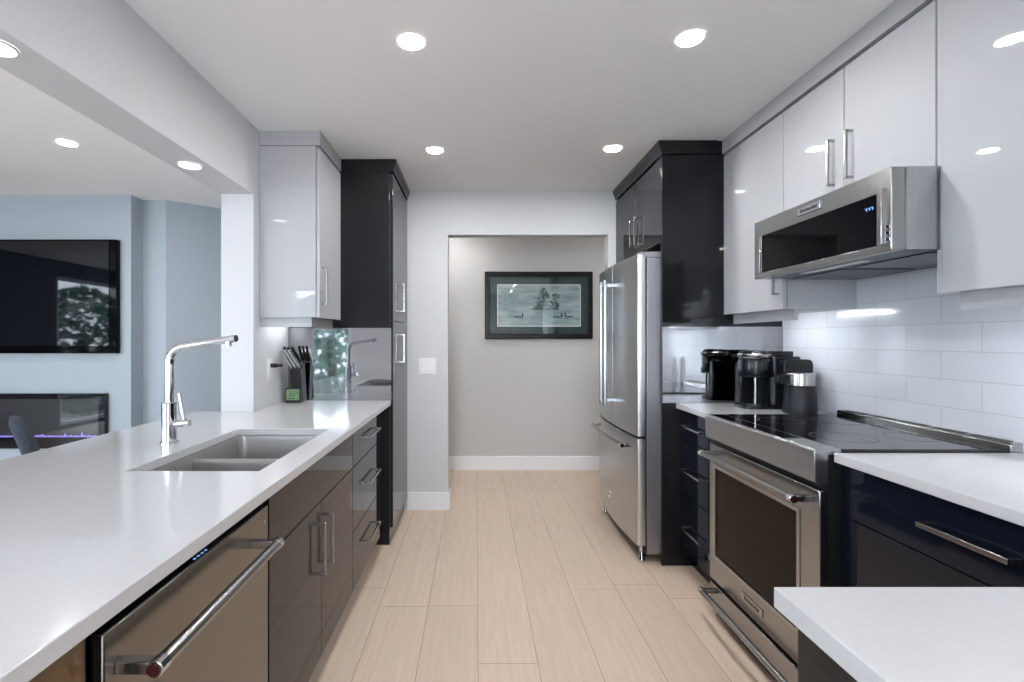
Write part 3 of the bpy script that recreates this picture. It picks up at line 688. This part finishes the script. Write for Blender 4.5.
for cx, s in ((.45, 1), (.84, 1), (.90, -1)):
    blob(cx-.03*s, 1.527, .05, .008); blob(cx+.012*s, 1.545, .009, .028); blob(cx, 1.51, .03, .004)
b.build('water_birds', 'ink', pr)['kind'] = 'stuff'
MB().box(.141, 1.105, HY-.024, HY-.0225, 1.359, 1.922).build('glazing', 'glass', t)

# ------------------------------------------------------------ living room
t = thing('television', 'large black wall-mounted television', 'television', (-3.58, 3.85, 1.19))
MB().box(-4.37, -2.800, 3.80, 3.842, 1.192, 2.08).build('bezel', 'door_glass', t, .004)
MB().box(-4.33, -2.858, 3.796, 3.801, 1.250, 2.065).build('screen', 'screen', t)
MB().box(-3.9, -3.2, 3.842, 3.85, 1.4, 1.9).build('wall_mount', 'black', t)

t = thing('electric_fireplace', 'long black electric fireplace with violet flames in the television wall', 'fireplace', (-3.8, 3.85, .447))
def xz_slab(xs, zs, keep, ya, yb):
    d = MB().slab(xs, zs, keep, -yb, -ya)
    bmesh.ops.transform(d.bm, matrix=Matrix(((1, 0, 0, 0), (0, 0, -1, 0), (0, 1, 0, 0), (0, 0, 0, 1))), verts=d.bm.verts[:])
    return d
xz_slab([-4.7, -4.65, -2.948, -2.897], [.447, .535, .835, .878], lambda i, j: not (i == 1 and j == 1), 3.808, 3.8495).build('frame', 'black_gloss', t, .003)
MB().box(-4.65, -2.948, 3.836, 3.8495, .535, .835).build('firebox', 'black', t)
MB().box(-4.65, -2.948, 3.822, 3.8255, .535, .835).build('glass', 'glass', t)
b = MB(); x = -4.6
while x < -2.99:
    h = random.uniform(.015, .055) if random.random() < .5 else random.uniform(.006, .018); w = random.uniform(.010, .028)
    b.rings([[(x-w/2, 3.832, .538), (x+w/2, 3.832, .538), (x+w/2, 3.8345, .538), (x-w/2, 3.8345, .538)], [(x-w*.35, 3.832, .538+h*.5), (x+w*.3, 3.832, .538+h*.5), (x+w*.3, 3.8345, .538+h*.5), (x-w*.35, 3.8345, .538+h*.5)], [(x-.001, 3.8325, .538+h), (x+.001, 3.8325, .538+h), (x+.001, 3.834, .538+h), (x-.001, 3.834, .538+h)]])
    x += random.uniform(.018, .05)
fl = b.build('flames', 'flame', t); fl['kind'] = 'stuff'
MB().box(-4.62, -2.97, 3.827, 3.836, .5355, .543).build('ember_bed', 'flame', t)

# dining chair (backrest seen edge on)
t = thing('dining_chair', 'grey tweed dining chair behind the sink counter near the fireplace', 'chair', (-2.42, 2.90, 0))
ca = math.radians(43); R_ = Matrix.Translation((-2.50, 2.74, 0)) @ Matrix.Rotation(ca, 4, 'Z')   # local +x = facing
def place(mb): bmesh.ops.transform(mb.bm, matrix=R_, verts=mb.bm.verts[:]); return mb
rings = []
for z, x, hw, th in ((.46, .03, .20, .030), (.55, .015, .225, .034), (.68, -.015, .235, .034), (.79, -.05, .225, .032), (.845, -.068, .19, .028), (.865, -.075, .13, .018)):
    P = rrect(-th, th, -hw, hw, min(th, hw)*.95, 5)
    rings.append([(x+px+.02*(py/.24)**2, py, z) for px, py in P])
place(MB().rings(rings)).build('backrest', 'fabric', t, 0, 'all')
place(MB().prism(rrect(.0, .46, -.23, .23, .06), 'z', .42, .50)).build('seat', 'fabric', t, .02)
for x in (.05, .41):
    for y in (-.18, .18): place(MB().tube([(x, y, .42), (x+(.02 if x > .2 else -.03), y*1.06, 0)], [.018, .012], 12)).build('leg', 'dark_wood', t, 0, True)

# ------------------------------------------------------------ recessed lights
def downlight(x, y, z, label, group=None, r=.044, lens='lamp'):
    t = thing('downlight', label, 'ceiling light', (x, y, z), group)
    b = MB(); n = 32
    b.rings([[(x+q*math.cos(2*PI*k/n), y+q*math.sin(2*PI*k/n), zz) for k in range(n)] for q, zz in ((r, z-.001), (r, z-.006), (r+.004, z-.004), (r+.006, z-.0005))], False, False)
    b.build('trim_ring', 'plate_white', t, 0, True)
    MB().lathe((x, y, z-.0045), [(r, 0), (r, .003)], 32).build('lens', lens, t)
G = 'recessed kitchen ceiling lights'
for x, y, l in ((-.249, 1.872, 'recessed ceiling light nearer the camera, on the sink side of the aisle'), (.811, 1.85, 'recessed ceiling light nearer the camera, on the range side of the aisle'),
                (-.247, 2.937, 'recessed ceiling light by the pantry, farther down the aisle'), (.816, 2.91, 'recessed ceiling light by the refrigerator cabinet, farther down the aisle'),
                (-.249, -.5, 'added unseen ceiling light behind the camera on the sink side'), (.811, -.5, 'added unseen ceiling light behind the camera on the range side')):  # the pair behind the camera is unseen, added for light
    downlight(x, y, C, l, G)
GB = 'recessed lights under the beam'
downlight(-1.272, 2.17, 2.074, 'recessed light under the beam nearest the white wall end', GB, .043, 'lamp_dim')
downlight(-1.272, 1.29, 2.074, 'recessed light under the beam at the left edge, over the faucet side', GB, .043, 'lamp_dim')
downlight(-2.37, 2.83, C, 'recessed light in the living room ceiling before the television wall')
downlight(-.30, 4.40, C, 'recessed light in the hall ceiling beside the opening', None, .046, 'lamp_hall')
downlight(1.9, 4.30, C, 'added unseen fill light in the hall ceiling beyond the refrigerator', None, .046, 'lamp_hall')  # second hall lamp, unseen, added to brighten the hall
downlight(-3.6, .6, C, 'added unseen fill light in the living room ceiling near the garden window')  # unseen lamp added to lift the ambient light
downlight(-.249, -1.7, C, 'added unseen fill light farthest behind the camera on the sink side', G)  # unseen rear pair added for more ambient light
downlight(.811, -1.7, C, 'added unseen fill light farthest behind the camera on the range side', G)  # other lamp of the added rear pair
downlight(-3.6, -1.4, C, 'added unseen fill light in the living room ceiling behind the camera')  # unseen lamp added to brighten the living side

# ------------------------------------------------------------ garden seen in reflections
def tree(x, y, h, r, label):
    t = thing('garden_tree', label, 'tree', (x, y, -.5), 'garden trees outside the windows')
    MB().tube([(x, y, -.5), (x+.05, y, h*.35), (x, y+.05, h*.6)], [.12, .09, .05], 10).build('trunk', 'bark', t, 0, True)
    b = MB()
    for k in range(900):
        a = random.uniform(0, 2*PI); e = random.uniform(-1, 1); q = r*random.uniform(.55, 1)*(1+.15*math.sin(3*a))
        c = Vector((x+q*math.cos(a)*math.sqrt(1-e*e), y+q*math.sin(a)*math.sqrt(1-e*e), (h-.45)/2+e*(h+.4)/2))
        s = random.uniform(.08, .2); u = Vector((random.gauss(0, 1), random.gauss(0, 1), random.gauss(0, 1))).normalized(); w = u.orthogonal().normalized()
        vs = [b.bm.verts.new(c+p) for p in (u*s, w*s*.5, -u*s, -w*s*.5)]; b.bm.faces.new(vs)
    b.build('foliage', 'leaf', t)
for x, y, h, r, l in ((-9.3, -4.0, 2.55, 1.2, 'leafy garden tree mirrored in the television'), (-11.2, -6.2, 2.5, 1.3, 'leafy garden tree behind the one mirrored in the television'), (-8.6, -6.6, 2.2, .9, 'leafy garden tree near the corner of the pale ground'),
                      (-3.2, -4.5, 2.2, 1.0, 'leafy garden tree mirrored in the pantry side'), (-4.0, -7.4, 2.2, 1.0, 'leafy garden tree behind the one mirrored in the pantry side')):
    tree(x, y, h, r, l)
